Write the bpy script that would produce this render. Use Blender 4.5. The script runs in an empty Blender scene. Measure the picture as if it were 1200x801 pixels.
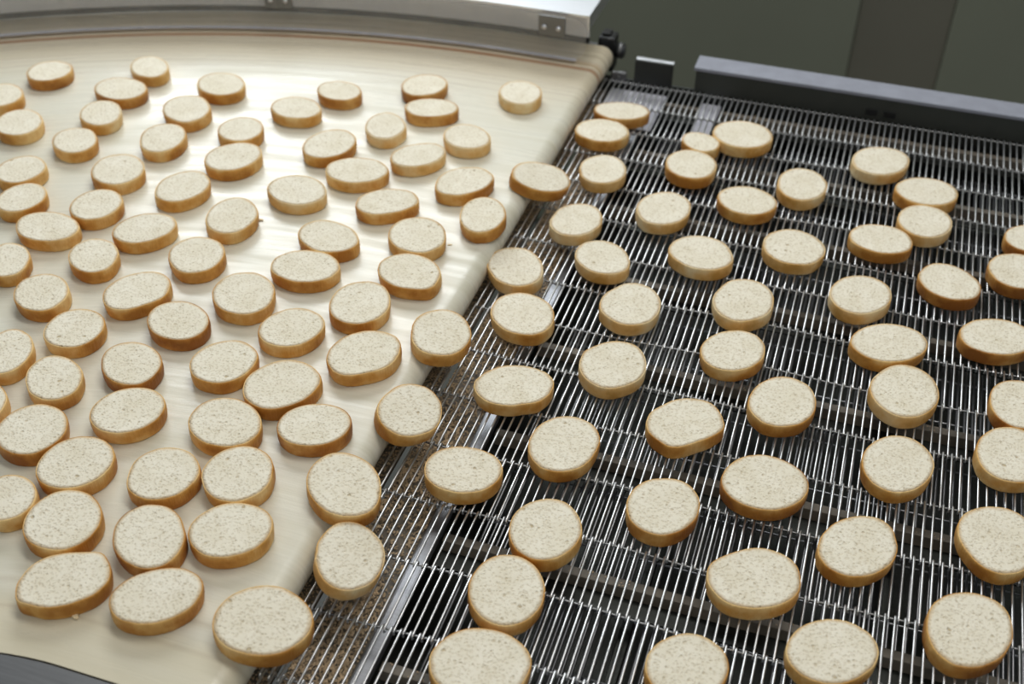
import bpy, bmesh, math, random
from mathutils import Vector, Matrix
random.seed(7)
PI = math.pi
S = bpy.context.scene
COL = S.collection

# ---------------------------------------------------------------- camera, world, lights, exposure
cd = bpy.data.cameras.new('camera'); cam = bpy.data.objects.new('camera', cd); COL.objects.link(cam)
cd.sensor_width = 36.0; cd.lens = 1370.0 * 36 / 1200; cd.clip_start = .02; cd.clip_end = 50
_p, _r, _y = 0.691159675, 0.0111782103, -0.312242622          # pitch down, roll, yaw
fwd = Vector((math.sin(_y) * math.cos(_p), math.cos(_y) * math.cos(_p), -math.sin(_p)))
right = Vector((math.cos(_y), -math.sin(_y), 0)); up = right.cross(fwd)
r2 = right * math.cos(_r) + up * math.sin(_r); u2 = up * math.cos(_r) - right * math.sin(_r)
cam.matrix_world = Matrix.Translation((0, 0, .73)) @ Matrix((r2, u2, -fwd)).transposed().to_4x4()
cd.dof.use_dof = True; cd.dof.focus_distance = 1.02; cd.dof.aperture_fstop = 5.6
S.camera = cam

S.view_settings.view_transform = 'Standard'; S.view_settings.look = 'None'
S.view_settings.gamma = 1; S.view_settings.use_curve_mapping = False
S.view_settings.exposure = 0.0

w = bpy.data.worlds.new('world'); S.world = w; w.use_nodes = True
w.node_tree.nodes['Background'].inputs[0].default_value = (.62, .70, .80, 1)
w.node_tree.nodes['Background'].inputs[1].default_value = .30

def area(name, loc, target, sx, sy, power, color):
    l = bpy.data.lights.new(name, 'AREA'); l.shape = 'RECTANGLE'; l.size = sx; l.size_y = sy
    l.energy = power; l.color = color
    o = bpy.data.objects.new(name, l); COL.objects.link(o); o.location = loc
    o.rotation_euler = (Vector(target) - Vector(loc)).to_track_quat('-Z', 'Y').to_euler()
    return o
# daylight from the high windows behind the conveyor, and the hall's ceiling tubes
area('window_daylight', (-.95, 2.36, 1.05), (-.6, 0.2, .45), 1.7, 1.1, 44, (.92, .97, 1.0))
area('ceiling_light_far', (.1, 1.3, 2.3), (.0, 1.0, 0), 2.2, .5, 23, (1, .98, .93))
area('ceiling_light_near', (.1, -.9, 2.1), (0, .7, 0), 2.2, .5, 10.5, (1, .94, .78))

# ---------------------------------------------------------------- helpers
def link(name, me, mats=None, parent=None, loc=None):
    o = bpy.data.objects.new(name, me); COL.objects.link(o)
    if mats is not None:
        for m in (mats if isinstance(mats, (list, tuple)) else [mats]): me.materials.append(m)
    if parent: o.parent = parent
    if loc: o.location = loc
    return o
def from_bm(name, bm, m, parent=None, smooth=False):
    me = bpy.data.meshes.new(name); bm.normal_update()
    if smooth:
        for f in bm.faces: f.smooth = True
    bm.to_mesh(me); bm.free()
    return link(name, me, m, parent)
def from_py(name, v, f, m, parent=None, smooth=True):
    me = bpy.data.meshes.new(name); me.from_pydata(v, [], f); me.update()
    if smooth: me.polygons.foreach_set('use_smooth', [True] * len(me.polygons))
    return link(name, me, m, parent)
def tag(o, label=None, cat=None, group=None, kind=None):
    if label: o['label'] = label
    if cat: o['category'] = cat
    if group: o['group'] = group
    if kind: o['kind'] = kind
    return o
def empty(name, loc=(0, 0, 0), **k):
    o = bpy.data.objects.new(name, None); COL.objects.link(o); o.location = loc; o.empty_display_size = .02
    return tag(o, **k)
def box_bm(x0, x1, y0, y1, z0, z1, bev=0, bm=None):
    b = bmesh.new(); bmesh.ops.create_cube(b, size=1)
    for v in b.verts: v.co = Vector((x0 if v.co.x < 0 else x1, y0 if v.co.y < 0 else y1, z0 if v.co.z < 0 else z1))
    if bev: bmesh.ops.bevel(b, geom=b.edges[:], offset=bev, segments=2, affect='EDGES', profile=.6)
    if bm is None: return b
    t = bpy.data.meshes.new('t'); b.to_mesh(t); bm.from_mesh(t); bpy.data.meshes.remove(t); b.free(); return bm
def cyl_bm(p0, p1, r, n=20, bev=0, bm=None):
    p0, p1 = Vector(p0), Vector(p1); d = p1 - p0
    b = bmesh.new(); bmesh.ops.create_cone(b, cap_ends=True, segments=n, radius1=r, radius2=r, depth=d.length)
    if bev: bmesh.ops.bevel(b, geom=[e for e in b.edges if abs(e.verts[0].co.z - e.verts[1].co.z) < 1e-6], offset=bev, segments=2, affect='EDGES')
    bmesh.ops.transform(b, matrix=Matrix.Translation((p0 + p1) / 2) @ d.to_track_quat('Z', 'Y').to_matrix().to_4x4(), verts=b.verts)
    if bm is None: return b
    t = bpy.data.meshes.new('t'); b.to_mesh(t); bm.from_mesh(t); bpy.data.meshes.remove(t); b.free(); return bm
def tube(pts, r, n, V, F):
    """append a round tube along pts to the lists V, F"""
    base = len(V); L = len(pts)
    for i, p in enumerate(pts):
        a = pts[max(0, i - 1)]; b = pts[min(L - 1, i + 1)]
        d = (Vector(b) - Vector(a)).normalized()
        s = d.cross(Vector((0, 0, 1)))
        if s.length < .2: s = Vector((1, 0, 0))
        s.normalize(); t = s.cross(d)
        for k in range(n):
            an = 2 * PI * k / n
            V.append(tuple(Vector(p) + s * (r * math.cos(an)) + t * (r * math.sin(an))))
    for i in range(L - 1):
        for k in range(n):
            a = base + i * n + k; b = base + i * n + (k + 1) % n
            F.append((a, b, b + n, a + n))
    F.append(tuple(base + k for k in range(n))[::-1]); F.append(tuple(base + (L - 1) * n + k for k in range(n)))

# ---------------------------------------------------------------- materials
def mat(name):
    m = bpy.data.materials.new(name); m.use_nodes = True
    nt = m.node_tree; return m, nt, nt.nodes['Principled BSDF']
def nd(nt, t, **k):
    n = nt.nodes.new(t)
    for a, v in k.items():
        if isinstance(v, (int, float, str, tuple, list, bool)) and hasattr(n, a): setattr(n, a, v)
    return n
def noise(nt, vec, scale, detail=4, rough=.55):
    n = nt.nodes.new('ShaderNodeTexNoise'); n.inputs['Scale'].default_value = scale
    n.inputs['Detail'].default_value = detail; n.inputs['Roughness'].default_value = rough
    nt.links.new(vec, n.inputs['Vector']); return n
def ramp(nt, fac, stops):
    r = nt.nodes.new('ShaderNodeValToRGB'); e = r.color_ramp.elements
    while len(e) < len(stops): e.new(.5)
    for i, (p, c) in enumerate(stops): e[i].position = p; e[i].color = (*c, 1) if len(c) == 3 else c
    nt.links.new(fac, r.inputs[0]); return r
def mix(nt, fac, a, b, mode='MIX'):
    m = nt.nodes.new('ShaderNodeMix'); m.data_type = 'RGBA'; m.blend_type = mode
    for s, v in ((m.inputs[0], fac), (m.inputs[6], a), (m.inputs[7], b)):
        if hasattr(v, 'links'): nt.links.new(v, s)
        else: s.default_value = v if isinstance(v, (int, float)) else (*v, 1)
    return m.outputs[2]
def math_(nt, op, a, b=0.0, c=None):
    m = nt.nodes.new('ShaderNodeMath'); m.operation = op
    for s, v in zip(m.inputs, (a, b) if c is None else (a, b, c)):
        if hasattr(v, 'links'): nt.links.new(v, s)
        else: s.default_value = v
    return m.outputs[0]
def bump(nt, bs, h, strength, dist, chain=None):
    b = nt.nodes.new('ShaderNodeBump'); b.inputs['Strength'].default_value = strength; b.inputs['Distance'].default_value = dist
    nt.links.new(h, b.inputs['Height'])
    if chain: nt.links.new(chain, b.inputs['Normal'])
    nt.links.new(b.outputs[0], bs.inputs['Normal']); return b.outputs[0]
def simple(name, col, rough, metal=0, var=.0, scale=30, bmp=0):
    m, nt, bs = mat(name); tc = nt.nodes.new('ShaderNodeTexCoord').outputs['Object']
    n = noise(nt, tc, scale, 5)
    lo = tuple(c * (1 - var) for c in col); hi = tuple(min(1, c * (1 + var)) for c in col)
    nt.links.new(ramp(nt, n.outputs[0], [(.3, lo), (.7, hi)]).outputs[0], bs.inputs['Base Color'])
    bs.inputs['Roughness'].default_value = rough; bs.inputs['Metallic'].default_value = metal
    if bmp: bump(nt, bs, n.outputs[0], .5, bmp)
    return m

# bread crumb: off-white with many fine pores, each slice with its own pattern
def crumb_material():
    m, nt, bs = mat('bread_crumb')
    tc = nt.nodes.new('ShaderNodeTexCoord').outputs['Object']
    oi = nt.nodes.new('ShaderNodeObjectInfo')
    add = nt.nodes.new('ShaderNodeVectorMath'); add.operation = 'ADD'
    sc = nt.nodes.new('ShaderNodeVectorMath'); sc.operation = 'SCALE'; sc.inputs['Scale'].default_value = 1
    cx = nt.nodes.new('ShaderNodeCombineXYZ'); r = math_(nt, 'MULTIPLY', oi.outputs['Random'], 7.3)
    nt.links.new(r, cx.inputs[0]); nt.links.new(r, cx.inputs[1])
    nt.links.new(tc, add.inputs[0]); nt.links.new(cx.outputs[0], add.inputs[1]); v = add.outputs[0]
    wn = noise(nt, v, 260, 2)                                   # warp so the pores are irregular
    wv = nt.nodes.new('ShaderNodeVectorMath'); wv.operation = 'MULTIPLY_ADD'
    nt.links.new(wn.outputs['Color'], wv.inputs[0]); wv.inputs[1].default_value = (.0034, .0034, .0034)
    nt.links.new(v, wv.inputs[2]); v2 = wv.outputs[0]
    def pores(scale, lo, hi, thr):
        vo = nt.nodes.new('ShaderNodeTexVoronoi'); vo.inputs['Scale'].default_value = scale; nt.links.new(v2, vo.inputs['Vector'])
        pit = ramp(nt, vo.outputs['Distance'], [(lo, (1, 1, 1)), (hi, (0, 0, 0))]).outputs[0]
        sp = nt.nodes.new('ShaderNodeSeparateColor'); nt.links.new(vo.outputs['Color'], sp.inputs[0])
        sel = math_(nt, 'LESS_THAN', sp.outputs[0], thr)
        return math_(nt, 'MULTIPLY', pit, sel)
    p1 = pores(400, .05, .60, .80); p2 = pores(230, .08, .36, .34); p3 = pores(95, .08, .20, .14)
    pit = math_(nt, 'MAXIMUM', math_(nt, 'MAXIMUM', math_(nt, 'MULTIPLY', p1, .48), math_(nt, 'MULTIPLY', p2, .75)), p3)
    big = noise(nt, v, 45, 3)
    base = ramp(nt, big.outputs[0], [(.3, CRUMB_A), (.7, CRUMB_B)]).outputs[0]
    base = mix(nt, math_(nt, 'MULTIPLY', pit, .80), base, CRUMB_P)
    at = nt.nodes.new('ShaderNodeAttribute'); at.attribute_name = 'rim'; en = noise(nt, v, 120, 3)
    e = math_(nt, 'ADD', at.outputs['Fac'], math_(nt, 'MULTIPLY', math_(nt, 'SUBTRACT', en.outputs[0], .5), .12))
    e = ramp(nt, e, [(.90, (0, 0, 0)), (1.0, (.75, .75, .75))]).outputs[0]
    nt.links.new(mix(nt, e, base, (.60, .39, .17)), bs.inputs['Base Color'])
    bs.inputs['Roughness'].default_value = .9; bs.inputs['Specular IOR Level'].default_value = .2
    bs.inputs['Subsurface Weight'].default_value = .0
    fine = noise(nt, v, 900, 3)
    h = math_(nt, 'SUBTRACT', math_(nt, 'MULTIPLY', fine.outputs[0], .25), pit)
    bump(nt, bs, h, .9, .0011)
    return m
CRUMB_A = (.80, .73, .575); CRUMB_B = (.88, .82, .68); CRUMB_P = (.50, .38, .21)

def crust_material(name, dark, mid, pale, bias):
    m, nt, bs = mat(name)
    tc = nt.nodes.new('ShaderNodeTexCoord').outputs['Object']
    oi = nt.nodes.new('ShaderNodeObjectInfo'); cx = nt.nodes.new('ShaderNodeCombineXYZ')
    nt.links.new(math_(nt, 'MULTIPLY', oi.outputs['Random'], 9.1), cx.inputs[2])
    add = nt.nodes.new('ShaderNodeVectorMath'); add.operation = 'ADD'; nt.links.new(tc, add.inputs[0]); nt.links.new(cx.outputs[0], add.inputs[1])
    n0 = noise(nt, add.outputs[0], 26, 3, .5)
    n = nt.nodes.new('ShaderNodeMapRange'); n.clamp = False; n.inputs['From Min'].default_value = .5; n.inputs['From Max'].default_value = 1.5; n.inputs['To Min'].default_value = .48; n.inputs['To Max'].default_value = 2.1; nt.links.new(n0.outputs[0], n.inputs['Value'])
    sep = nt.nodes.new('ShaderNodeSeparateXYZ'); nt.links.new(tc, sep.inputs[0])
    # the band browns towards the middle of the loaf's outside and pales at the cut edges
    zc = math_(nt, 'ABSOLUTE', math_(nt, 'SUBTRACT', math_(nt, 'DIVIDE', sep.outputs[2], .0145), .42))
    f = math_(nt, 'ADD', math_(nt, 'ADD', n.outputs[0], bias), math_(nt, 'MULTIPLY', math_(nt, 'POWER', zc, 2.0), .55))
    f2 = noise(nt, add.outputs[0], 260, 4, .7)
    f = math_(nt, 'ADD', f, math_(nt, 'MULTIPLY', math_(nt, 'SUBTRACT', f2.outputs[0], .5), .22))
    nt.links.new(ramp(nt, f, [(.30, dark), (.52, mid), (.82, pale)]).outputs[0], bs.inputs['Base Color'])
    bs.inputs['Roughness'].default_value = .55; bs.inputs['Specular IOR Level'].default_value = .35
    mp = nt.nodes.new('ShaderNodeMapping'); mp.inputs['Scale'].default_value = (1, 1, .12); nt.links.new(add.outputs[0], mp.inputs[0])
    rib = noise(nt, mp.outputs[0], 420, 2)
    bump(nt, bs, math_(nt, 'ADD', rib.outputs[0], math_(nt, 'MULTIPLY', f2.outputs[0], .5)), .7, .0010)
    return m
M_CRUMB = crumb_material()
M_CRUST = [crust_material('pale_crust', (.60, .32, .075), (.78, .48, .17), (.88, .70, .40), .04),
           crust_material('golden_crust', (.44, .175, .024), (.66, .335, .075), (.88, .62, .27), .0),
           crust_material('dark_crust', (.30, .105, .014), (.50, .215, .038), (.76, .46, .15), -.03)]

CX, CY = -.45, .08                                             # centre of the conveyor's bend
def belt_material():
    m, nt, bs = mat('cream_belt')
    tc = nt.nodes.new('ShaderNodeTexCoord').outputs['Object']
    sep = nt.nodes.new('ShaderNodeSeparateXYZ'); nt.links.new(tc, sep.inputs[0])
    dx = math_(nt, 'MINIMUM', math_(nt, 'SUBTRACT', sep.outputs[0], CX), 0.0)
    dy = math_(nt, 'SUBTRACT', sep.outputs[1], CY)
    r = math_(nt, 'SQRT', math_(nt, 'ADD', math_(nt, 'MULTIPLY', dx, dx), math_(nt, 'MULTIPLY', dy, dy)))
    an = math_(nt, 'ARCTAN2', dx, dy)
    cv = nt.nodes.new('ShaderNodeCombineXYZ'); nt.links.new(r, cv.inputs[0]); nt.links.new(math_(nt, 'MULTIPLY', math_(nt, 'ADD', an, sep.outputs[0]), .035), cv.inputs[1])
    st = noise(nt, cv.outputs[0], 60, 5, .6)
    st2 = noise(nt, cv.outputs[0], 16, 3, .6)
    bl = noise(nt, tc, 9, 3)
    c = ramp(nt, st.outputs[0], [(.32, (.61, .58, .455)), (.62, (.74, .715, .605))]).outputs[0]
    c = mix(nt, math_(nt, 'MULTIPLY', ramp(nt, bl.outputs[0], [(.35, (0, 0, 0)), (.75, (1, 1, 1))]).outputs[0], .35), c, (.62, .555, .42))
    # worn yellowed lane near the outer edge, a brown crumb line, and yellow near the inner edge
    outer = ramp(nt, math_(nt, 'ADD', r, math_(nt, 'MULTIPLY', math_(nt, 'SUBTRACT', st2.outputs[0], .5), .05)), [(0, (0, 0, 0)), (1, (1, 1, 1))])
    outer.color_ramp.elements[0].position = 0; 
    lane = math_(nt, 'SMOOTHSTEP', 0, 0) if False else None
    def band(c0, wdt):
        return math_(nt, 'MAXIMUM', math_(nt, 'SUBTRACT', 1.0, math_(nt, 'DIVIDE', math_(nt, 'ABSOLUTE', math_(nt, 'SUBTRACT', r, c0)), wdt)), 0.0)
    mr = nt.nodes.new('ShaderNodeMapRange'); mr.interpolation_type = 'SMOOTHSTEP'; mr.inputs['From Min'].default_value = 1.17; mr.inputs['From Max'].default_value = 1.28
    nt.links.new(r, mr.inputs['Value'])
    c = mix(nt, math_(nt, 'MULTIPLY', mr.outputs[0], .55), c, (.62, .50, .33))
    mr2 = nt.nodes.new('ShaderNodeMapRange'); mr2.interpolation_type = 'SMOOTHSTEP'; mr2.inputs['From Min'].default_value = .345; mr2.inputs['From Max'].default_value = .325
    nt.links.new(r, mr2.inputs['Value'])
    c = mix(nt, math_(nt, 'MULTIPLY', mr2.outputs[0], .45), c, (.66, .57, .38))
    for rr, ww, aa, cc in ((1.299, .007, .95, (.30, .115, .035)), (1.314, .008, .6, (.42, .26, .12)), (1.336, .004, .5, (.45, .36, .22)), (1.352, .004, .4, (.45, .36, .22)), (1.222, .0025, .5, (.42, .34, .25)), (1.206, .002, .5, (.42, .34, .25)), (1.233, .0018, .4, (.42, .34, .25)), (1.190, .0015, .35, (.42, .34, .25)), (1.245, .002, .45, (.42, .34, .25)), (.352, .004, .3, (.40, .32, .22)), (.328, .003, .3, (.40, .32, .22))):
        k = math_(nt, 'MULTIPLY', math_(nt, 'MULTIPLY', band(rr, ww), aa), math_(nt, 'ADD', math_(nt, 'MULTIPLY', st2.outputs[0], .8), .5))
        k = math_(nt, 'MINIMUM', k, 1.0)
        c = mix(nt, k, c, cc)
    nt.links.new(c, bs.inputs['Base Color'])
    rg = ramp(nt, st.outputs[0], [(.32, (.46,) * 3), (.62, (.20,) * 3)]).outputs[0]
    nt.links.new(rg, bs.inputs['Roughness']); bs.inputs['Specular IOR Level'].default_value = .52
    wv = noise(nt, tc, 700, 2)
    n1 = bump(nt, bs, st.outputs[0], .35, .0012)
    bump(nt, bs, wv.outputs[0], .12, .0003, n1)
    return m
M_BELT = belt_material()
def brushed(name, col, rough, var=.15, sc=(1, 30, 1), dirt=0):
    m, nt, bs = mat(name); tc = nt.nodes.new('ShaderNodeTexCoord').outputs['Object']
    mp = nt.nodes.new('ShaderNodeMapping'); mp.inputs['Scale'].default_value = sc; nt.links.new(tc, mp.inputs[0])
    n = noise(nt, mp.outputs[0], 20, 4)
    c = ramp(nt, n.outputs[0], [(.3, tuple(x * (1 - var) for x in col)), (.7, col)]).outputs[0]
    bs.inputs['Metallic'].default_value = 1; bs.inputs['Roughness'].default_value = rough
    if dirt:
        d = ramp(nt, noise(nt, tc, 14, 5, .65).outputs[0], [(.46, (0, 0, 0)), (.62, (1, 1, 1))]).outputs[0]
        d = math_(nt, 'MULTIPLY', d, dirt); c = mix(nt, d, c, (.20, .135, .08))
        nt.links.new(math_(nt, 'SUBTRACT', 1.0, d), bs.inputs['Metallic'])
    nt.links.new(c, bs.inputs['Base Color'])
    return m
M_WIRE = brushed('wire_steel', (.70, .70, .70), .36, .12)
M_RETURN = brushed('dull_return_wire', (.42, .42, .43), .42, .2)
M_STEEL = brushed('brushed_steel', (.80, .81, .84), .42, .10)
M_GREYSTEEL = brushed('dull_steel', (.22, .22, .22), .5, .2)
M_DIRTY = simple('crumb_soiled_steel', (.17, .145, .115), .6, 0, .4, 30)
M_PANEL = brushed('satin_panel', (.93, .95, 1.0), .5, .06)
M_PANEL.node_tree.nodes['Principled BSDF'].inputs['Metallic'].default_value = .6
M_ROD = brushed('cross_rod_steel', (.30, .30, .30), .4, .15)
M_PALE = simple('pale_lit_plate', (.50, .50, .55), .35, 0, .08, 60)  # pale non-metal base paints in the light the steel plate reflects
M_EDGE = brushed('shelf_edge_steel', (.42, .43, .46), .45, .15)
M_DARK = brushed('dark_steel', (.075, .078, .072), .5, .2)
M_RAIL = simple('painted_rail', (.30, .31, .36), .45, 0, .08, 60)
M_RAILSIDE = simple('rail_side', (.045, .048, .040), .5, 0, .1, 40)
M_BLACK = simple('black_plastic', (.012, .012, .012), .4)
M_WALL = simple('wall_paint', (.22, .23, .17), .6, 0, .04, 3)
M_WALLB = simple('wall_joint', (.175, .165, .125), .6, 0, .05, 3)
M_FLOOR = simple('floor_paint', (.10, .10, .085), .5, 0, .1, 2)
M_BITS = simple('crumb_bits', (.56, .42, .27), .9, 0, .45, 160)
M_SLIVER = simple('pale_sliver', (.80, .66, .42), .8, 0, .1, 200)
def clear_material():
    m, nt, bs = mat('clear_plastic'); tc = nt.nodes.new('ShaderNodeTexCoord').outputs['Object']
    bs.inputs['Base Color'].default_value = (.80, .79, .74, 1); bs.inputs['Roughness'].default_value = .25
    nt.links.new(ramp(nt, noise(nt, tc, 25, 4).outputs[0], [(.3, (.09,) * 3), (.7, (.14,) * 3)]).outputs[0], bs.inputs['Alpha'])
    return m
M_CLEAR = clear_material()

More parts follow.
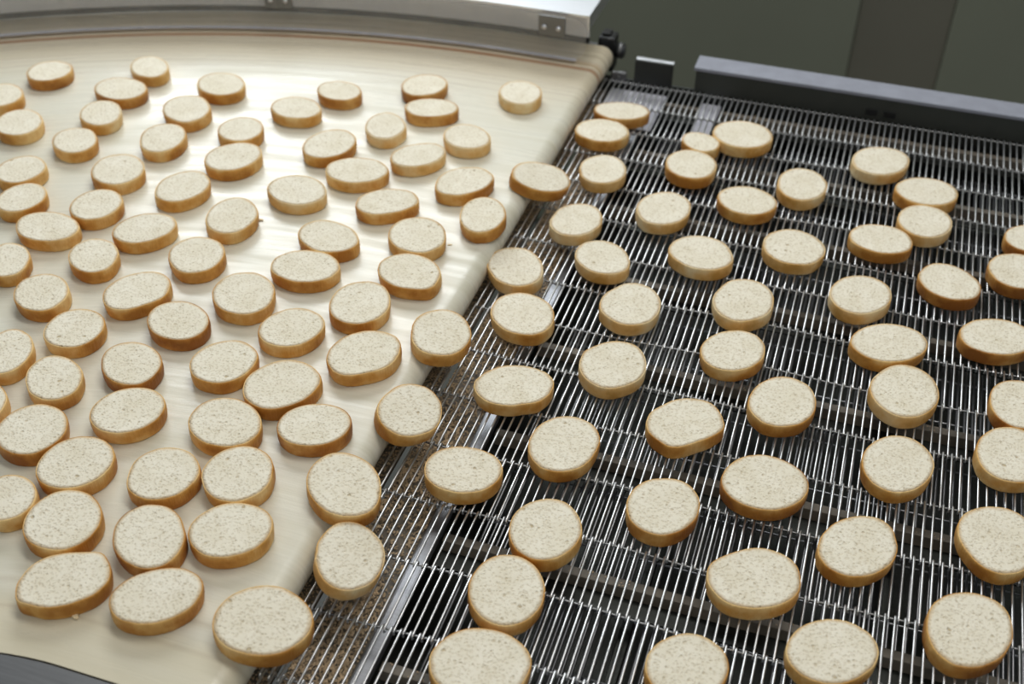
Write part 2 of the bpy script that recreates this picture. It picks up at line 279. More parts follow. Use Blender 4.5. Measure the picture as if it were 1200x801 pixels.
# belt, x, y, z of the base centre (mm), tilt, outline matrix (mm), crust tone, flats and corners of the outline, label
SLICES = [
('C', -988.0, 1119.9, 24.0, 0, 28.2, -0.6, 28.2, 2, [(-42.0, -0.05, 25.0), (54.0, 0.04, 20.0)], 'dark-crusted bread slice furthest back at the left of the cream belt'),
('C', -1005.2, 1045.7, 24.0, 0, 28.2, -2.5, 28.4, 1, [], 'bread slice cut by the left edge, topmost of those cut there'),
('C', -874.0, 1172.5, 24.0, 0, 28.0, -4.3, 27.2, 0, [], 'long oval pale-crusted bread slice on cream belt, fourth from left in first row down'),
('C', -875.9, 1108.7, 24.0, 0, 35.1, -1.3, 27.7, 2, [], 'oval dark-crusted bread slice on cream belt, third from left in first row down'),
('C', -863.5, 1046.9, 24.0, 0, 27.5, -4.1, 29.3, 0, [], 'long oval pale-crusted bread slice on cream belt, second from left in second row down'),
('C', -942.0, 995.1, 24.0, 0, 29.9, -3.0, 30.0, 1, [], 'oval golden bread slice on cream belt, leftmost in second row down'),
('C', -854.7, 980.6, 24.0, 0, 28.1, -2.9, 27.6, 1, [], 'oval golden bread slice on cream belt, leftmost in third row down'),
('C', -762.1, 1019.1, 24.0, 0, 27.6, -2.6, 32.7, 1, [(69.0, 0.04, 20.0), (-160.0, -0.04, 25.0)], 'oval golden bread slice on cream belt, second from left in third row down'),
('C', -771.6, 1090.2, 24.0, 0, 31.4, -3.7, 32.0, 1, [(41.0, -0.0, 20.0), (-38.0, -0.04, 20.0), (71.0, 0.03, 20.0)], 'oval golden bread slice on cream belt, third from left in second row down'),
('C', -763.9, 1161.1, 24.0, 0, 32.1, -2.3, 29.2, 1, [], 'oval golden bread slice on cream belt, fifth from left in first row down'),
('C', -685.3, 1067.1, 24.0, 0, 27.3, -0.8, 28.1, 1, [], 'round golden bread slice on cream belt, third from left in third row down'),
('C', -663.3, 1008.3, 24.0, 0, 30.2, 2.0, 32.7, 1, [], 'oval golden bread slice on cream belt, third from left in fourth row down'),
('C', -874.1, 905.6, 24.0, 0, 27.4, -0.7, 29.0, 1, [], 'round golden bread slice on cream belt, leftmost in fourth row down'),
('C', -771.5, 941.2, 24.0, 0, 31.1, -2.2, 31.6, 1, [], 'oval golden bread slice on cream belt, second from left in fourth row down'),
('C', -684.4, 933.4, 24.0, 0, 28.2, 0.3, 33.1, 1, [(-37.0, -0.05, 25.0)], 'oval golden bread slice on cream belt, third from left in fifth row down'),
('C', -605.8, 899.5, 24.0, 0, 28.5, -2.4, 33.5, 1, [(174.0, -0.08, 30.0), (98.0, 0.03, 30.0)], 'oval golden bread slice on cream belt, third from left in sixth row down'),
('C', -837.2, 856.7, 24.0, 0, 25.9, -0.7, 28.9, 1, [], 'round golden bread slice on cream belt, leftmost in fifth row down'),
('C', -753.4, 871.3, 24.0, 0, 27.5, -0.9, 29.9, 1, [], 'round golden bread slice on cream belt, second from left in fifth row down'),
('C', -777.4, 818.1, 24.0, 0, 35.7, -0.9, 26.1, 1, [], 'long oval golden bread slice on cream belt, leftmost in sixth row down'),
('C', -679.8, 848.4, 24.0, 0, 30.0, 2.7, 30.2, 1, [(-45.0, -0.05, 25.0), (5.0, 0.03, 15.0)], 'oval golden bread slice on cream belt, second from left in sixth row down'),
('C', -604.1, 823.9, 24.0, 0, 29.4, -2.1, 31.0, 1, [], 'oval golden bread slice on cream belt, third from left in seventh row down'),
('C', -779.4, 754.2, 24.0, 0, 25.3, -4.1, 27.0, 1, [], 'partly cropped golden bread slice on cream belt, leftmost in seventh row down'),
('C', -701.5, 788.8, 24.0, 0, 27.8, -3.5, 27.5, 1, [(10.0, -0.04, 20.0), (67.0, 0.03, 15.0)], 'oval golden bread slice on cream belt, second from left in seventh row down'),
('C', -628.2, 751.8, 24.0, 0, 29.8, 1.9, 32.4, 1, [(-39.0, -0.06, 25.0), (-6.0, 0.04, 20.0)], 'oval golden bread slice on cream belt, second from left in eighth row down'),
('C', -714.3, 719.4, 24.0, 0, 29.0, -3.2, 28.0, 1, [], 'oval golden bread slice on cream belt, leftmost in eighth row down'),
('C', -527.7, 782.0, 24.0, 0, 32.1, -2.5, 32.9, 1, [], 'oval golden bread slice on cream belt, third from left in eighth row down'),
('C', -565.8, 723.8, 24.0, 0, 31.7, -2.4, 27.7, 2, [], 'oval dark-crusted bread slice on cream belt, second from left in ninth row down'),
('C', -651.3, 682.3, 24.0, 0, 28.0, -0.7, 28.9, 1, [], 'round golden bread slice on cream belt, leftmost in ninth row down'),
('C', -689.7, 633.7, 24.0, 0, 24.8, -3.8, 29.6, 1, [], 'partly cropped golden bread slice on cream belt, leftmost in tenth row down'),
('C', -562.6, 968.1, 24.0, 0, 34.1, -1.5, 28.9, 0, [], 'oval pale-crusted bread slice on cream belt, fourth from left in fifth row down'),
('C', -517.6, 1027.2, 24.0, 0, 35.3, 1.7, 27.7, 1, [], 'long oval golden bread slice on cream belt, fourth from left in fourth row down'),
('C', -460.3, 978.0, 24.0, 0, 31.7, 4.0, 28.3, 1, [(-54.0, -0.07, 28.0), (3.0, 0.04, 15.0)], 'long oval golden bread slice on cream belt, fifth from left in fifth row down'),
('C', -395.6, 1044.6, 24.0, 0, 29.6, 3.3, 32.5, 1, [(-49.0, -0.05, 25.0), (33.0, 0.03, 20.0)], 'oval golden bread slice on cream belt, rightmost in fifth row down'),
('C', -353.7, 988.3, 24.0, 0, 24.9, -2.1, 34.3, 1, [], 'long oval golden bread slice on cream belt, rightmost in sixth row down'),
('C', -491.9, 897.3, 24.0, 0, 34.0, -2.4, 27.2, 1, [], 'long oval golden bread slice on cream belt, fourth from left in sixth row down'),
('C', -405.1, 929.7, 24.0, 0, 31.1, -1.8, 32.8, 1, [(-93.0, -0.07, 25.0)], 'round golden bread slice on cream belt, fifth from left in sixth row down'),
('C', -490.9, 841.8, 24.0, 0, 35.0, 1.0, 27.5, 1, [], 'oval golden bread slice on cream belt, fourth from left in seventh row down'),
('C', -388.6, 867.7, 24.0, 0, 33.5, -2.2, 29.1, 1, [(-1.0, -0.04, 15.0), (-41.0, 0.03, 15.0)], 'oval golden bread slice on cream belt, rightmost in seventh row down'),
('C', -414.5, 805.0, 24.0, 0, 29.3, -0.9, 34.4, 1, [], 'oval golden bread slice on cream belt, rightmost in eighth row down'),
('C', -459.9, 749.2, 24.0, 0, 29.4, 1.7, 29.8, 1, [], 'round golden bread slice on cream belt, third from left in ninth row down'),
('C', -326.9, 790.1, 21.9, 7.0, 28.3, -0.7, 33.5, 1, [], 'round bread slice leaning over the cream belt lip at mid height of the photo'),
('C', -646.9, 1135.9, 24.0, 0, 32.4, -1.2, 26.5, 1, [(-67.0, -0.04, 25.0), (-41.0, 0.02, 20.0)], 'oval golden bread slice on cream belt, fourth from left in second row down'),
('C', -616.0, 1193.5, 24.0, 0, 29.2, -1.2, 24.6, 2, [], 'oval dark-crusted bread slice on cream belt, sixth from left in first row down'),
('C', -521.3, 1242.2, 24.0, 0, 27.9, 1.0, 30.8, 2, [(-70.0, -0.05, 25.0)], 'round dark-crusted bread slice on cream belt, seventh from left in first row down'),
('C', -491.2, 1190.2, 24.0, 0, 32.1, 2.5, 24.5, 2, [(-70.0, -0.04, 25.0), (-101.0, 0.02, 20.0)], 'dark-crusted wide bread slice near the back of the cream belt, touching one behind'),
('C', -526.9, 1130.9, 24.0, 0, 24.9, -2.8, 30.8, 0, [], 'long oval pale-crusted bread slice on cream belt, fifth from left in third row down'),
('C', -571.7, 1070.6, 24.0, 0, 28.7, 1.4, 34.7, 1, [], 'oval golden bread slice on cream belt, fourth from left in third row down'),
('C', -464.9, 1081.1, 24.0, 0, 28.5, 4.3, 29.2, 0, [], 'long oval pale-crusted bread slice on cream belt, rightmost in fourth row down'),
('C', -426.5, 1138.9, 24.0, 0, 29.1, -2.1, 27.5, 0, [], 'oval pale-crusted bread slice on cream belt, rightmost in third row down'),
('C', -400.4, 1263.9, 24.0, 0, 27.6, -2.1, 30.6, 0, [], 'small pale bread slice standing alone nearest the far right corner of cream belt'),
('C', -627.4, 616.3, 24.0, 0, 28.4, -4.4, 27.4, 1, [(39.0, 0.02, 15.0), (-117.0, 0.03, 15.0)], 'long oval golden bread slice on cream belt, second from left in tenth row down'),
('C', -573.5, 655.7, 24.0, 0, 30.0, -3.3, 27.8, 2, [], 'oval dark-crusted bread slice on cream belt, third from left in tenth row down'),
('C', -495.7, 684.8, 24.0, 0, 29.4, 0.9, 30.4, 1, [], 'round golden bread slice on cream belt, fourth from left in tenth row down'),
('C', -605.6, 554.1, 24.0, 0, 30.1, -1.1, 30.6, 2, [(-35.0, -0.03, 20.0), (-160.0, 0.02, 20.0)], 'round dark-crusted bread slice on cream belt, second from left in eleventh row down'),
('C', -542.0, 600.7, 24.0, 0, 30.9, 1.3, 29.8, 1, [], 'round golden bread slice on cream belt, third from left in eleventh row down'),
('C', -547.9, 532.5, 24.0, 0, 30.4, 0.5, 30.6, 1, [], 'round golden bread slice on cream belt, second from left in twelfth row down'),
('C', -576.0, 481.5, 24.0, 0, 23.7, -1.9, 23.6, 1, [], 'partly cropped golden bread slice on cream belt, leftmost in twelfth row down'),
('C', -473.2, 544.5, 24.0, 0, 29.0, -0.2, 29.7, 1, [], 'round golden bread slice on cream belt, third from left in twelfth row down'),
('C', -455.2, 614.5, 24.0, 0, 33.1, -1.8, 28.9, 1, [], 'oval golden bread slice on cream belt, fourth from left in eleventh row down'),
('C', -415.7, 563.7, 24.0, 0, 29.4, -1.3, 31.1, 1, [(59.0, 0.03, 20.0), (-39.0, -0.03, 25.0)], 'round golden bread slice on cream belt, fourth from left in twelfth row down'),
('C', -520.4, 475.4, 24.0, 0, 30.8, -1.6, 30.9, 1, [(-82.0, -0.03, 20.0)], 'round golden bread slice on cream belt, leftmost in thirteenth row down'),
('C', -447.9, 483.0, 24.0, 0, 30.6, -3.5, 30.4, 2, [(35.0, -0.04, 20.0)], 'oval dark-crusted bread slice on cream belt, second from left in thirteenth row down'),
('C', -391.9, 508.5, 24.0, 0, 31.6, 1.9, 28.7, 1, [], 'oval golden bread slice on cream belt, rightmost in thirteenth row down'),
('C', -484.9, 425.9, 24.0, 0, 32.3, 3.2, 28.2, 1, [(76.0, 0.07, 14.0), (111.0, -0.03, 18.0), (-120.0, 0.07, 14.0), (-179.0, -0.03, 16.0), (-40.0, -0.05, 20.0)], 'long oval bread slice at bottom left with a pointed end and loose sliver'),
('C', -412.2, 434.7, 24.0, 0, 31.1, 3.6, 27.9, 2, [], 'long oval bread slice at bottom left, right of the one with pointed end'),
('C', -329.1, 440.3, 23.2, 3.0, 35.7, 1.2, 30.4, 1, [], 'big round bread slice at the bottom corner of the cream belt lip'),
('C', -380.7, 736.8, 24.0, 0, 31.3, 2.5, 34.5, 1, [(-53.0, -0.05, 25.0), (30.0, 0.03, 20.0)], 'oval golden bread slice on cream belt, rightmost in tenth row down'),
('C', -432.0, 673.4, 24.0, 0, 32.6, 1.0, 33.7, 1, [(-43.0, -0.06, 25.0), (33.0, 0.03, 20.0)], 'round golden bread slice on cream belt, fifth from left in tenth row down'),
('C', -382.0, 636.1, 24.0, 0, 31.0, 1.9, 27.1, 2, [], 'oval dark-crusted bread slice on cream belt, rightmost in eleventh row down'),
('C', -330.8, 582.1, 22.8, 5.0, 32.4, -3.2, 32.5, 1, [(154.0, -0.03, 25.0), (-26.0, 0.03, 25.0)], 'large bread slice at the cream lip touching the round slice below it'),
('C', -668.0, 569.2, 24.0, 0, 23.8, -3.2, 24.3, 1, [], 'sliver of a bread slice just entering the left edge, below mid height'),
('M', -318.0, 686.4, 17.4, 15.0, 27.5, 0.8, 32.4, 1, [], 'thick round bread slice tipping off the cream belt lip above a crumb strip'),
('M', -251.9, 649.0, -0.0, 0, 33.2, 1.1, 27.7, 1, [], 'oval golden bread slice on wire belt, leftmost in eighth row down'),
('M', -244.7, 764.6, -0.0, 0, 35.5, 3.3, 29.6, 1, [(-35.0, 0.04, 14.0), (-54.0, -0.03, 15.0), (163.0, -0.03, 25.0)], 'long oval golden bread slice on wire belt, second from left in seventh row down'),
('M', -300.9, 521.7, 14.4, 13.0, 27.2, -1.3, 31.4, 0, [(-161.0, -0.05, 7.0), (145.0, 0.02, 20.0)], 'round bread slice just off the cream belt lip, nearest the bottom of the photo'),
('M', -176.6, 540.3, 0.0, 0, 29.8, -1.4, 33.8, 1, [(162.0, -0.02, 20.0)], 'oval golden bread slice on wire belt, leftmost in tenth row down'),
('M', -173.5, 470.8, 0.0, 0, 36.4, 1.6, 31.6, 1, [], 'big bread slice cut by the bottom edge, just right of the crumb strip'),
('M', -166.4, 608.1, 0.0, 0, 29.1, 0.2, 33.0, 1, [], 'oval golden bread slice on wire belt, second from left in ninth row down'),
('M', -81.9, 663.1, 0.0, 0, 29.2, 1.3, 33.1, 2, [], 'oval dark-crusted bread slice on wire belt, third from left in ninth row down'),
('M', 1.5, 612.7, 0.0, 0, 34.8, 3.4, 31.7, 1, [(169.0, 0.06, 16.0), (131.0, -0.08, 24.0), (-38.0, 0.02, 20.0), (66.0, 0.02, 20.0)], 'oval golden bread slice on wire belt, rightmost in tenth row down'),
('M', -31.5, 516.4, 0.0, 0, 29.1, 2.0, 29.4, 1, [], 'bread slice cut by the bottom edge, under the middle of the wire belt'),
('M', 66.3, 563.3, 0.0, 0, 32.0, 3.7, 30.1, 1, [], 'oval golden bread slice on wire belt, third from left in eleventh row down'),
('M', 75.0, 671.1, 0.0, 0, 30.0, 4.1, 34.3, 1, [(24.0, -0.02, 12.0)], 'long oval golden bread slice on wire belt, fourth from left in ninth row down'),
('M', 161.2, 616.0, 0.0, 0, 30.7, 3.2, 36.4, 2, [(44.0, 0.03, 14.0), (146.0, 0.02, 25.0)], 'large round bread slice in the bottom right corner of the wire belt'),
('M', 180.9, 714.5, 0.0, 0, 31.9, 1.4, 36.9, 1, [(-139.0, -0.09, 28.0)], 'oval golden bread slice on wire belt, rightmost in ninth row down'),
('M', -179.5, 706.7, 0.0, 0, 30.2, 0.8, 35.7, 1, [(-3.0, -0.04, 18.0)], 'oval golden bread slice on wire belt, second from left in eighth row down'),
('M', -165.7, 823.4, 0.0, 0, 30.9, 0.8, 35.3, 0, [(163.0, 0.03, 12.0), (134.0, -0.05, 20.0), (-72.0, 0.02, 20.0)], 'oval pale-crusted bread slice on wire belt, leftmost in sixth row down'),
('M', -85.5, 767.2, 0.0, 0, 32.4, 3.4, 33.3, 1, [(-46.0, -0.09, 28.0), (-2.0, 0.06, 15.0), (-89.0, 0.04, 18.0), (148.0, -0.04, 20.0)], 'oval golden bread slice on wire belt, third from left in seventh row down'),
('M', -62.2, 879.9, 0.0, 0, 29.5, 2.7, 32.2, 1, [], 'oval golden bread slice on wire belt, second from left in sixth row down'),
('M', -6.7, 716.6, 0.0, 0, 35.7, 1.8, 32.7, 2, [], 'oval dark-crusted bread slice on wire belt, third from left in eighth row down'),
('M', -6.9, 822.4, 0.0, 0, 29.7, 2.0, 35.4, 1, [], 'oval golden bread slice on wire belt, fourth from left in seventh row down'),
('M', 97.3, 873.9, 0.0, 0, 30.2, 1.0, 37.6, 0, [(-12.0, 0.03, 20.0), (149.0, -0.03, 20.0)], 'oval pale-crusted bread slice on wire belt, fifth from left in seventh row down'),
('M', 78.5, 940.2, 0.0, 0, 35.2, 4.0, 31.0, 1, [], 'long oval golden bread slice on wire belt, third from left in sixth row down'),
('M', 177.8, 983.8, 0.0, 0, 35.4, 3.5, 29.6, 2, [], 'long oval dark-crusted bread slice on wire belt, rightmost in sixth row down'),
('M', 198.8, 889.0, 0.0, 0, 27.2, 1.0, 34.3, 2, [], 'oval dark-crusted bread slice on wire belt, rightmost in seventh row down'),
('M', 191.9, 818.6, 0.0, 0, 30.2, 1.7, 35.8, 1, [], 'oval golden bread slice on wire belt, rightmost in eighth row down'),
('M', 98.1, 775.5, 0.0, 0, 29.4, 2.2, 35.9, 1, [], 'oval golden bread slice on wire belt, fourth from left in eighth row down'),
('M', -278.5, 1303.3, 0.0, 0, 34.3, 2.7, 23.8, 2, [], 'dark-crusted bread slice nearest the far left corner of the wire belt'),
('M', -289.1, 1246.9, 0.0, 0, 32.9, 0.8, 28.5, 1, [], "bread slice just in front of the dark-crusted slice at wire belt's far left corner"),
('M', -264.7, 1158.8, 0.0, 0, 27.3, -0.5, 32.7, 0, [], 'oval pale-crusted bread slice on wire belt, second from left in second row down'),
('M', -323.7, 1091.2, 18.4, 17.0, 32.6, 4.2, 29.5, 1, [], 'tilted bread slice bridging from the cream belt lip down onto the wire belt'),
('M', -168.6, 1259.3, 0.0, 0, 23.3, -1.9, 22.2, 1, [], 'oval golden bread slice on wire belt, third from left in first row down'),
('M', -123.3, 1294.5, 0.0, 0, 36.2, 0.3, 33.4, 1, [], 'round golden bread slice on wire belt, rightmost in first row down'),
('M', -169.0, 1204.1, 0.0, 0, 30.1, -0.5, 32.8, 1, [], 'round golden bread slice on wire belt, third from left in second row down'),
('M', -265.4, 1046.5, 0.0, 0, 28.0, 1.2, 33.2, 0, [(179.0, -0.05, 25.0), (72.0, 0.04, 20.0)], 'oval pale-crusted bread slice on wire belt, leftmost in third row down'),
('M', -178.9, 1100.8, 0.0, 0, 29.4, 1.4, 35.2, 0, [], 'oval pale-crusted bread slice on wire belt, second from left in third row down'),
('M', -93.4, 1147.1, 0.0, 0, 33.0, -0.3, 29.5, 1, [], 'round golden bread slice on wire belt, third from left in third row down'),
('M', -219.6, 987.2, 0.0, 0, 29.8, -2.2, 29.5, 0, [(-26.0, 0.03, 15.0)], 'oval pale-crusted bread slice on wire belt, second from left in fourth row down'),
('M', -122.4, 1029.7, 0.0, 0, 34.4, -0.2, 30.8, 0, [(-55.0, 0.03, 18.0), (21.0, -0.03, 20.0)], 'round pale-crusted bread slice on wire belt, third from left in fourth row down'),
('M', -301.1, 941.4, 0.0, 0, 30.5, -2.6, 33.5, 0, [(-139.0, -0.04, 20.0), (153.0, 0.03, 20.0)], 'oval pale-crusted bread slice on wire belt, leftmost in fourth row down'),
('M', -269.6, 868.6, 0.0, 0, 32.8, -2.1, 32.8, 1, [], 'oval golden bread slice on wire belt, leftmost in fifth row down'),
('M', -171.8, 918.9, 0.0, 0, 29.9, -0.0, 35.4, 0, [(141.0, -0.05, 22.0), (-150.0, 0.03, 15.0), (56.0, -0.02, 20.0)], 'oval pale-crusted bread slice on wire belt, second from left in fifth row down'),
('M', -66.3, 961.8, 0.0, 0, 29.9, 1.3, 36.6, 0, [(166.0, -0.03, 20.0)], 'oval pale-crusted bread slice on wire belt, third from left in fifth row down'),
('M', -39.0, 1202.2, 0.0, 0, 27.9, -0.1, 35.7, 0, [], 'oval pale-crusted bread slice on wire belt, fourth from left in second row down'),
('M', -30.6, 1072.1, -0.0, 0, 32.8, -0.1, 33.3, 0, [], 'round pale-crusted bread slice on wire belt, fourth from left in fourth row down'),
('M', 42.6, 1285.7, 0.0, 0, 32.9, 3.3, 34.3, 0, [], 'oval pale-crusted bread slice on wire belt, rightmost in second row down'),
('M', 98.3, 1233.5, -0.0, 0, 34.7, 1.6, 30.4, 1, [], 'oval golden bread slice on wire belt, rightmost in third row down'),
('M', 99.7, 1169.6, 0.0, 0, 29.0, 1.2, 33.3, 0, [], 'oval pale-crusted bread slice on wire belt, fourth from left in third row down'),
('M', 56.6, 1118.2, 0.0, 0, 33.6, 0.6, 28.1, 1, [], 'oval golden bread slice on wire belt, fifth from left in fourth row down'),
('M', 129.8, 1061.1, 0.0, 0, 30.9, -1.5, 31.4, 2, [(-70.0, -0.04, 22.0), (4.0, 0.03, 15.0)], 'round dark-crusted bread slice on wire belt, rightmost in fifth row down'),
('M', 45.0, 1009.8, 0.0, 0, 30.2, 2.6, 34.0, 0, [], 'oval pale-crusted bread slice on wire belt, fourth from left in fifth row down'),
('M', 210.5, 1172.2, -0.0, 0, 27.1, 2.3, 27.3, 2, [], 'small bread slice cut by the right edge, topmost of those cut there'),
('M', 197.1, 1104.7, 0.0, 0, 29.6, 1.1, 32.6, 2, [], 'round dark-crusted bread slice on wire belt, sixth from left in fourth row down'),
]
FLAKES = [(-0.585, 0.9194, 0.0028, 'tiny pale flake beside the egg-shaped slice in upper middle of cream belt'), (-0.4667, 0.4077, 0.0032, 'pale sliver by the pointed oval slice at bottom left'), (-0.3743, 0.9427, 0.0016, 'tiny flake at the right side of a slice near the cream lip')]

# ---------------------------------------------------------------- setting
tag(from_bm('floor', box_bm(-4, 4, -2, 3.2, -1.0, -.95), M_FLOOR), kind='structure')
wb = tag(from_bm('wall_back', box_bm(-4, 4, 2.42, 2.5, -.95, 2.2), M_WALL), kind='structure')
for i, (x0, x1) in enumerate(((-3.9, -2.702), (-2.70, -1.502), (-1.50, -.032), (.152, 1.55), (1.552, 2.9))):
    from_bm('wall_panel', box_bm(x0, x1, 2.405, 2.42, -.93, 2.15, .002), M_WALL, wb)
from_bm('wall_joint', box_bm(-.03, .15, 2.411, 2.42, -.93, 2.15), M_WALLB, wb)

# ---------------------------------------------------------------- cream curved belt
ZT, RN = .024, .016; XN = -.3446                          # belt top, nose radius, nose axis
R_IN, R_LINE, R_OUT = .288, 1.299, 1.375
cb = empty('cream_conveyor', (0, 0, 0), label='cream curved conveyor belt carrying close-set bread slices on the left', cat='conveyor')
def path_pts():
    """stations along the belt: (kind, value) from the far end of the bend to the nose and back under"""
    st = []
    for k in range(61): st.append(('a', math.radians(95 - 95 * k / 60)))
    for k in range(1, 9): st.append(('x', CX + (XN - CX) * k / 8, ZT))
    for k in range(1, 17):
        a = PI * k / 16; st.append(('x', XN + RN * math.sin(a), ZT - RN + RN * math.cos(a)))
    for k in range(1, 7): st.append(('x', XN - (XN - CX) * k / 6, ZT - 2 * RN))
    for k in range(1, 31): st.append(('b', math.radians(95 * k / 30)))
    return st
V, F = [], []; NR = 110
st = path_pts()
for s in st:
    for j in range(NR + 1):
        r = R_IN + (R_OUT - R_IN) * j / NR
        zz = 0
        if r > 1.318: zz = .0030 * abs(math.sin((r - 1.318) / .019 * PI))    # the outer bead of the belt
        if s[0] == 'a': V.append((CX - r * math.sin(s[1]), CY + r * math.cos(s[1]), ZT + zz))
        elif s[0] == 'b': V.append((CX - r * math.sin(s[1]), CY + r * math.cos(s[1]), ZT - 2 * RN))
        else:
            k = 1 if s[2] > ZT - RN else 0
            V.append((s[1] + (zz * .6 if s[1] > XN else 0), CY + r, s[2] + zz * k * (s[2] - (ZT - RN)) / RN))
for i in range(len(st) - 1):
    for j in range(NR):
        a = i * (NR + 1) + j; F.append((a, a + NR + 1, a + NR + 2, a + 1))
from_py('belt', V, F, M_BELT, cb)
# nose bar, slider bed and frame beneath the belt
from_bm('nose_roller', cyl_bm((XN, CY + R_IN + .004, ZT - RN), (XN, CY + R_OUT - .004, ZT - RN), RN - .0012, 20), M_STEEL, cb, True)
def arc_slab(name, r0, r1, a0, a1, z0, z1, m, parent, n=60, xend=None):
    V, F = [], []
    stn = [(math.radians(a1 + (a0 - a1) * k / n), None) for k in range(n + 1)]
    pts = []
    for a, _ in stn: pts.append([(CX - r * math.sin(a), CY + r * math.cos(a)) for r in (r0, r1)])
    if xend is not None: pts.append([(xend, CY + r0), (xend, CY + r1)])
    for p in pts:
        for z in (z0, z1):
            for q in p: V.append((q[0], q[1], z))
    for i in range(len(pts) - 1):
        a, b = i * 4, i * 4 + 4
        F += [(a + 2, b + 2, b + 3, a + 3), (a, a + 1, b + 1, b), (a, b, b + 2, a + 2), (a + 1, a + 3, b + 3, b + 1)]
    e = (len(pts) - 1) * 4; F += [(0, 2, 3, 1), (e, e + 1, e + 3, e + 2)]
    return from_py(name, V, F, m, parent, False)
arc_slab('slider_bed', R_IN + .03, R_OUT - .02, 0, 92, ZT - RN - .003, ZT - .002, M_GREYSTEEL, cb, 60, XN - RN - .012)
arc_slab('inner_frame', .22, R_IN - .002, 0, 92, -.09, ZT + .001, M_GREYSTEEL, cb, 30, XN - .01)
arc_slab('outer_frame', 1.378, 1.390, 0, 92, -.09, ZT - .004, M_GREYSTEEL, cb, 60, XN - .01)

# ---------------------------------------------------------------- edge guard along the outside of the bend
eg = empty('edge_guard', (0, 0, 0), label='steel edge guard with clear plastic skirt along the back of the cream belt', cat='guard')
GX = -.352
arc_slab('back_panel', 1.368, 1.371, 0, 92, .036, .088, M_PANEL, eg, 60, GX - .01)
arc_slab('gap_shade_strip', 1.3675, 1.372, 0, 92, .0275, .036, M_BLACK, eg, 60, GX - .01)  # black strip stands in for the shadow line in the gap below the panel
pl = arc_slab('top_plate', 1.315, 1.425, 0, 92, .088, .091, M_STEEL, eg, 60, GX + .002)
arc_slab('plate_lip', 1.4255, 1.429, 0, 92, .080, .096, M_STEEL, eg, 60, GX - .002)
# clear skirt with rounded end
V, F = [], []
zb, zt, re_ = .0300, .0865, .022
stn = [('a', math.radians(92 - 92 * k / 70)) for k in range(71)] + [('x', CX + (GX - CX) * k / 8) for k in range(1, 9)]
xs_end = [GX - re_ + re_ * math.sin(math.radians(t)) for t in (0, 20, 40, 55, 70, 80, 86, 90)]
stn = [s for s in stn if s[0] == 'a' or s[1] < GX - re_] + [('x', x) for x in xs_end]
for s in stn:
    lo, hi = zb, zt
    if s[0] == 'x' and s[1] > GX - re_:
        d = re_ - math.sqrt(max(0, re_ ** 2 - (s[1] - (GX - re_)) ** 2)); lo += d * .9; hi -= d * .9
    for r in (1.3100, 1.3128):
        for z in (lo, hi):
            V.append((CX - r * math.sin(s[1]), CY + r * math.cos(s[1]), z) if s[0] == 'a' else (s[1], CY + r, z))
for i in range(len(stn) - 1):
    a, b = i * 4, i * 4 + 4
    F += [(a, b, b + 1, a + 1), (a + 3, b + 3, b + 2, a + 2), (a + 1, b + 1, b + 3, a + 3), (a, a + 2, b + 2, b)]
e = (len(stn) - 1) * 4; F += [(0, 1, 3, 2), (e, e + 2, e + 3, e + 1)]
from_py('clear_skirt', V, F, M_CLEAR, eg, False)
arc_slab('skirt_edge', 1.3085, 1.3140, 0, 92, .0282, .0298, M_PALE, eg, 60, GX - .012)
def bracket(x, wdt):
    """steel tab with two screws; x on the straight run, else angle on the bend"""
    b = box_bm(-wdt / 2, wdt / 2, 1.3060, 1.3095, .060, .0872, .0006)
    mtx = Matrix.Translation((x, CY, 0)) if x > CX else Matrix.Translation((CX, CY, 0)) @ Matrix.Rotation(math.asin((CX - x) / 1.31), 4, 'Z')
    bmesh.ops.transform(b, matrix=mtx, verts=b.verts)
    o = from_bm('bracket', b, M_GREYSTEEL, eg)
    for dx in (-wdt * .27, wdt * .27):
        s = cyl_bm((dx, 1.3060, .072), (dx, 1.3035, .072), .0035, 12, .0006)
        bmesh.ops.transform(s, matrix=mtx, verts=s.verts); from_bm('screw', s, M_STEEL, o, True)

bracket(-.398, .036); bracket(-.775, .038)
b = cyl_bm((-.377, 1.462, .091), (-.377, 1.462, .098), .0085, 6, .0008); cyl_bm((-.377, 1.462, .091), (-.377, 1.462, .0925), .012, 20, bm=b)
tag(from_bm('bolt', b, M_BLACK, eg), label='dark hexagonal bolt on the plate end')
tag(from_bm('end_flange', box_bm(GX - .0005, GX + .0020, 1.397, 1.50, .070, .0878, .0004), M_STEEL, eg))
# bearing block at the end of the nose roller
bb = empty('bearing_block', (XN, 1.468, 0), label='black bearing block with steel cap at the cream belt\'s far corner', cat='bearing')
b = box_bm(-.010, .014, .0, .026, -.020, .030, .004); from_bm('housing', b, M_BLACK, bb)
b = box_bm(-.006, .006, .006, .022, .0301, .034, .0015); from_bm('clamp', b, M_BLACK, bb)
from_bm('cap', cyl_bm((.0141, .014, .008), (.026, .014, .008), .011, 20, .002), M_GREYSTEEL, bb, True)

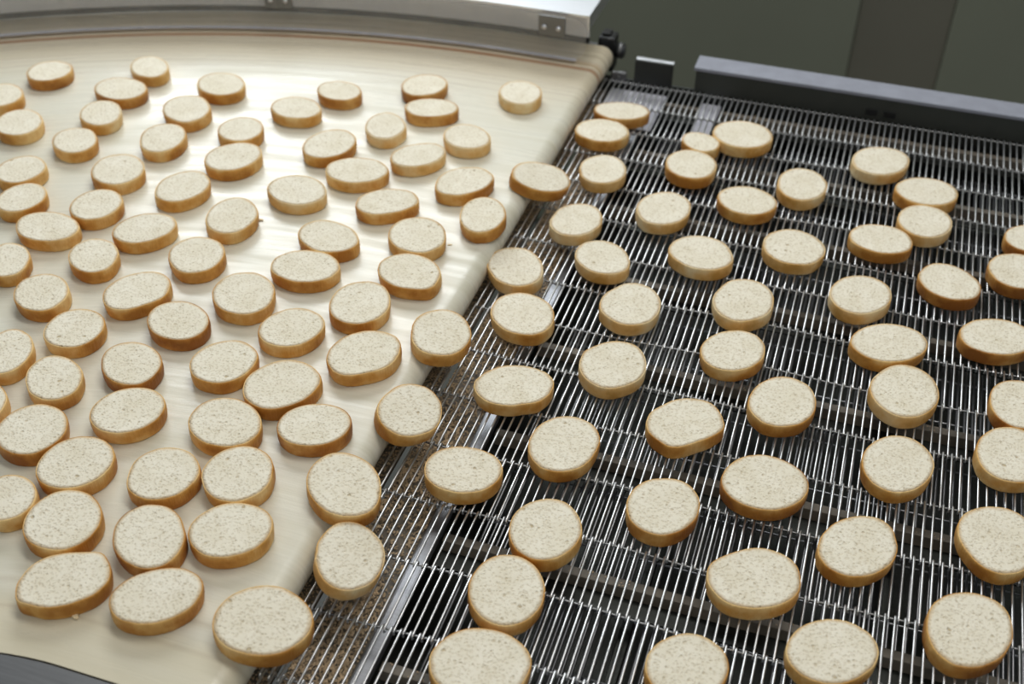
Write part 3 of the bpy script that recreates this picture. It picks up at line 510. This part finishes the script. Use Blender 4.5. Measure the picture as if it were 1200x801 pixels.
# ---------------------------------------------------------------- wire mesh belt
PIT, ROW, Y0 = .00753, .0657, 1.412
XL, NW, WR = -.3262, 109, .00100
mb = empty('wire_mesh_belt', (0, 0, 0), label='stainless wire mesh conveyor belt carrying spaced bread slices on the right', cat='conveyor belt')
def hinge_y(n, x):
    return Y0 - ROW * n + .0022 * math.sin(x * 21 + n * .35) * (0 if n == 0 else 1) - (.0022 if 4 < n < 15 else 0)
rng = random.Random(3)
def link_pts(L):
    """one eye link: a straight wire whose two ends curl down round the cross rods"""
    c, rr = -WR - .0021, .0021
    e = [(rr * math.cos(math.radians(t)), rr * math.sin(math.radians(t))) for t in (-70, -30, 10, 50, 90)]
    far = [(0, .0002 + p[0], c + p[1]) for p in e]; near = [(0, -L - .0002 - p[0], c + p[1]) for p in e[::-1]]
    return far + near
V, F = [], []; tube(link_pts(ROW), WR, 6, V, F)
link_me = bpy.data.meshes.new('wire_link'); link_me.from_pydata(V, [], F); link_me.update()
link_me.polygons.foreach_set('use_smooth', [True] * len(link_me.polygons)); link_me.materials.append(M_WIRE)
spots = []
for n in range(17):
    ph = (0, .30)[n % 2] if n not in (8, 9) else (.12, .6)[n % 2]
    for i in range(NW):
        x = XL + i * PIT + ph * PIT + rng.uniform(-.0002, .0002)
        spots.append((x, hinge_y(n, x), n, rng.uniform(-.0002, .0002)))
def shown(s):                                                  # distance of the link if it stands in view
    p = Vector((s[0], s[1] - ROW / 2, 0)) - Vector((0, 0, .73)); d = p.dot(fwd)
    u, v = 1370 * p.dot(r2) / d, 1370 * p.dot(u2) / d
    return d if abs(u) < 600 and abs(v) < 395 else 99
spots.sort(key=shown)
for s in spots[:300]:
    o = bpy.data.objects.new('wire_link', link_me); COL.objects.link(o); o.parent = mb; o.location = (s[0], s[1], s[3] - .0001)
AV, AF = [], []
for s in spots[300:]:
    k = len(AV); AV += [(v[0] + s[0], v[1] + s[1], v[2] + s[3] - .0001) for v in V]; AF += [tuple(q + k for q in f) for f in F]
tag(from_py('wire_links', AV, AF, M_WIRE, mb), kind='stuff')
for n in range(18):
    V, F = [], []
    pts = []
    for k in range(72):
        x = XL - .001 + (NW * PIT + .012) * k / 71
        pts.append((x, hinge_y(n, x), -WR - .0023))
    tube(pts, .0010, 6, V, F)
    from_py('cross_rod', V, F, M_ROD, mb)
# the return run far below, straight wires only
V, F = [], []
for i in range(NW):
    x = XL + i * PIT * 1.0 + .003
    if x < -.235: continue
    tube([(x, .25, -.058), (x, 1.40, -.058)], .0013, 4, V, F)
for n in range(18): tube([(-.235, .27 + n * ROW, -.060), (XL + NW * PIT, .27 + n * ROW, -.060)], .0012, 4, V, F)
tag(from_py('return_run', V, F, M_RETURN, mb), kind='stuff')

# ---------------------------------------------------------------- frame under the mesh belt
XR = XL + NW * PIT
fr = empty('support_frame', (0, 0, 0), label='steel frame with crumb shelf and cross bars seen through the wire belt', cat='frame')
from_bm('crumb_shelf', box_bm(-.322, -.2725, .25, 1.435, -.036, -.032, .0005), M_DIRTY, fr)
from_bm('shelf_edge', box_bm(-.272, -.259, .25, 1.435, -.036, -.0275, .002), M_EDGE, fr)
from_bm('clean_plate', box_bm(-.322, -.245, 1.33, 1.43, -.0250, -.0225, .0006), M_PALE, fr)
from_bm('inner_strip', box_bm(-.345, -.328, .25, 1.435, -.034, -.030, .0006), M_DIRTY, fr)
from_bm('wear_strip', box_bm(-.195, -.170, 1.25, 1.43, -.030, -.024, .001), M_PALE, fr)
for k in range(-1, 7):
    y = .610 + .1355 * k
    from_bm('cross_bar', box_bm(-.2555, XR, y - .0045, y + .0045, -.044, -.030, .001), M_DIRTY, fr)
    from_bm('bar_shadow_strip', box_bm(-.2555, XR, y - .022, y - .0047, -.044, -.0425), M_DARK, fr)  # dark sheet added as the black shadow below each bar
for x0, x1 in ((-.095, -.085), (.105, .115), (.33, .34)):
    from_bm('side_runner', box_bm(x0, x1, .25, 1.435, -.110, -.066, .001), M_DARK, fr)
from_bm('drip_tray', box_bm(-.345, XR, .2, 1.42, -.145, -.140), M_DARK, fr)
from_bm('far_side_plate', box_bm(-.345, XR, 1.4352, 1.440, -.145, -.010), M_DARK, fr)

# side rail and little guide plate at the back of the mesh belt
sr = empty('side_rail', (0, 0, 0), label='long grey painted side rail along the back of the wire belt', cat='rail')
from_bm('rail_top', box_bm(-.212, .62, 1.428, 1.466, .0215, .0265, .0012), M_RAIL, sr)
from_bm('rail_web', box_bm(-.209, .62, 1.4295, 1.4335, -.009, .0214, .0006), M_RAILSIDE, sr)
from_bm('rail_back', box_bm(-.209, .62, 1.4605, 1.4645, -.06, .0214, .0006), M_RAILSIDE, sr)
for x in (.022, .045): from_bm('slot_cover', box_bm(x - .007, x + .007, 1.4275, 1.4294, -.002, .006, .0008), M_BLACK, sr)
gp = empty('guide_plate', (0, 0, 0), label='small upright steel guide plate at the wire belt\'s far left corner', cat='plate')
from_bm('plate', box_bm(-.292, -.240, 1.429, 1.433, -.009, .0235, .0006), M_DARK, gp)
from_bm('folded_edge', box_bm(-.292, -.240, 1.4335, 1.441, .0195, .0235, .0006), M_STEEL, gp)
ch = empty('chain_link_end', (-.315, 1.43, 0), label='small steel chain end between cream belt corner and guide plate', cat='chain')
from_bm('link', cyl_bm((-.008, 0, -.004), (.012, 0, .000), .0052, 14, .001), M_GREYSTEEL, ch, True)
from_bm('link_plate', box_bm(-.006, .014, -.0100, -.0055, -.008, .006, .0015), M_GREYSTEEL, ch)
from_bm('pin', cyl_bm((.004, -.0130, 0), (.004, -.0101, 0), .0022, 10), M_GREYSTEEL, ch, True)

# ---------------------------------------------------------------- crumbs on the shelf
rng = random.Random(11); V, F = [], []
def bit(x, y, z, s):
    b = len(V); q = [(1, 0, 0), (-1, 0, 0), (0, 1, 0), (0, -1, 0), (0, 0, 1), (0, 0, -1)]
    a = rng.uniform(0, PI); c, d = math.cos(a), math.sin(a)
    for p in q:
        k = s * rng.uniform(.6, 1.4); V.append((x + (p[0] * c - p[1] * d) * k, y + (p[0] * d + p[1] * c) * k, z + p[2] * k * .7))
    for f in ((0, 2, 4), (2, 1, 4), (1, 3, 4), (3, 0, 4), (2, 0, 5), (1, 2, 5), (3, 1, 5), (0, 3, 5)): F.append(tuple(b + i for i in f))
for _ in range(26000):
    y = rng.uniform(.38, 1.33); x = rng.uniform(-.3215, -.2735)
    dens = .62 + .38 * math.sin(y * 31 + math.sin(x * 90) * 1.5) 
    if rng.random() > dens: continue
    bit(x, y, -.0306 + rng.uniform(0, .0015), rng.choice((.0007, .0010, .0015)))
for _ in range(4500): bit(rng.uniform(-.3440, -.3290), rng.uniform(.4, 1.4), -.0288, rng.uniform(.0006, .0012))
tag(from_py('shelf_crumbs', V, F, M_BITS, None, False), 'brown bread crumbs strewn along the steel shelf under the wires', 'crumbs', kind='stuff')
V, F = [], []
for k in range(-1, 7):
    for _ in range(130):
        x = rng.uniform(-.25, .3)
        if math.sin(x * 37 + k * 2.1) < .1: continue
        bit(x, .610 + .1355 * k + rng.uniform(-.004, .004), -.0292, rng.uniform(.0004, .001))
tag(from_py('bar_crumbs', V, F, M_BITS, None, False), 'fine brown crumbs lying on the cross bars under the wires', 'crumbs', kind='stuff')

# ---------------------------------------------------------------- bread slices
T = .0145
def slice_meshes(seed, a, b, c, dents):
    rng = random.Random(seed)
    NA, NRr = 56, 9
    hs = [(n, rng.uniform(-1, 1) * am, rng.uniform(0, 2 * PI)) for n, am in ((2, .008), (3, .015), (4, .012), (5, .010), (7, .007), (11, .004), (17, .0025))]
    def rad(ph):
        k = 1 + sum(am * math.cos(n * ph + p0) for n, am, p0 in hs)
        for da, am, wd in dents:
            d = (math.degrees(ph) - da + 180) % 360 - 180; k += am * math.exp(-(d / wd) ** 2)
        return k
    out = []
    for i in range(NA):
        ph = 2 * PI * i / NA; k = rad(ph) / 1000; x, y = math.cos(ph), math.sin(ph)
        out.append(Vector(((a * x + b * y) * k, (b * x + c * y) * k)))
    nrm = []
    for i in range(NA):
        t = out[(i + 1) % NA] - out[i - 1]; t.normalize(); nrm.append(Vector((t.y, -t.x)))
    def off(d, i): return out[i] + nrm[i] * d
    lean = (rng.uniform(-.0008, .0008), rng.uniform(-.0008, .0008))      # not cut perfectly square
    def P(i, d, z): q = off(d, i); s = 1 - z / T; return (q.x - lean[0] * s, q.y - lean[1] * s, z)
    # crumb body
    V, F = [], []
    rings = [j / NRr for j in range(1, NRr + 1)]
    V.append((0, 0, T - .0003)); rim = [0.0]
    for j, t in enumerate(rings):
        for i in range(NA):
            q = off(-.0008, i) * t; V.append((q.x, q.y, T - .00005 - .0003 * (1 - t ** 4) * 1 + rng.uniform(-.00012, .00012) * (t < .99))); rim.append(t)
    for i in range(NA): F.append((0, 1 + i, 1 + (i + 1) % NA))
    for j in range(NRr - 1):
        for i in range(NA):
            p, q = 1 + j * NA + i, 1 + j * NA + (i + 1) % NA; F.append((p, p + NA, q + NA, q))
    top = 1 + (NRr - 1) * NA; bb_ = len(V)
    for i in range(NA): V.append(P(i, -.0009, .0004))
    for i in range(NA): F.append((top + i, bb_ + i, bb_ + (i + 1) % NA, top + (i + 1) % NA))
    F.append(tuple(bb_ + i for i in range(NA))[::-1])
    # crust band
    CV, CF = [], []
    prof = [(-.0008, T - .0004), (-.00055, T + .00002), (-.0001, T - .0002), (.00025, T - .0013), (.0004, T * .62), (.0003, T * .35), (-.0002, .0011), (-.0007, .0001), (-.0013, .0002)]
    wob = [rng.uniform(-.00012, .00012) for _ in range(NA)]
    for d, z in prof:
        for i in range(NA): CV.append(P(i, d + wob[i] * (0 < z < T - .001), z))
    for j in range(len(prof) - 1):
        for i in range(NA):
            p, q = j * NA + i, j * NA + (i + 1) % NA; CF.append((p, p + NA, q + NA, q))
    return V, F, CV, CF, rim + [1.0] * (len(V) - len(rim))
for n, (belt, x, y, z, th, a, b, c, tone, dents, label) in enumerate(SLICES):
    root = empty('bread_slice', (x / 1000, y / 1000, z / 1000 + .0001), label=label, cat='bread',
                 group='bread slices on the cream belt' if belt == 'C' else 'bread slices on the wire belt')
    root.rotation_euler = (0, math.radians(th), 0)
    V, F, CV, CF, rim = slice_meshes(100 + n, a, b, c, dents)
    o = from_py('crumb', V, F, M_CRUMB, root); o.data.attributes.new('rim', 'FLOAT', 'POINT').data.foreach_set('value', rim); from_py('crust', CV, CF, M_CRUST[tone], root)

# loose bits on the cream belt
def sliver(x, y, s, label, m):
    rr = random.Random(int(x * 1e4)); b = bmesh.new(); bmesh.ops.create_icosphere(b, subdivisions=2, radius=1)
    for v in b.verts:
        k = rr.uniform(.75, 1.2); v.co = Vector((v.co.x * s * 1.5 * k, v.co.y * s * .7 * k, v.co.z * s * .35 * k))
    bmesh.ops.transform(b, matrix=Matrix.Rotation(rr.uniform(0, PI), 4, 'Z'), verts=b.verts)
    zmin = min(v.co.z for v in b.verts)
    o = from_bm('crust_flake', b, m); o.location = (x, y, ZT - zmin); tag(o, label, 'crumb', 'loose flakes on the cream belt')
for f in FLAKES: sliver(f[0], f[1], f[2], f[3], M_SLIVER)
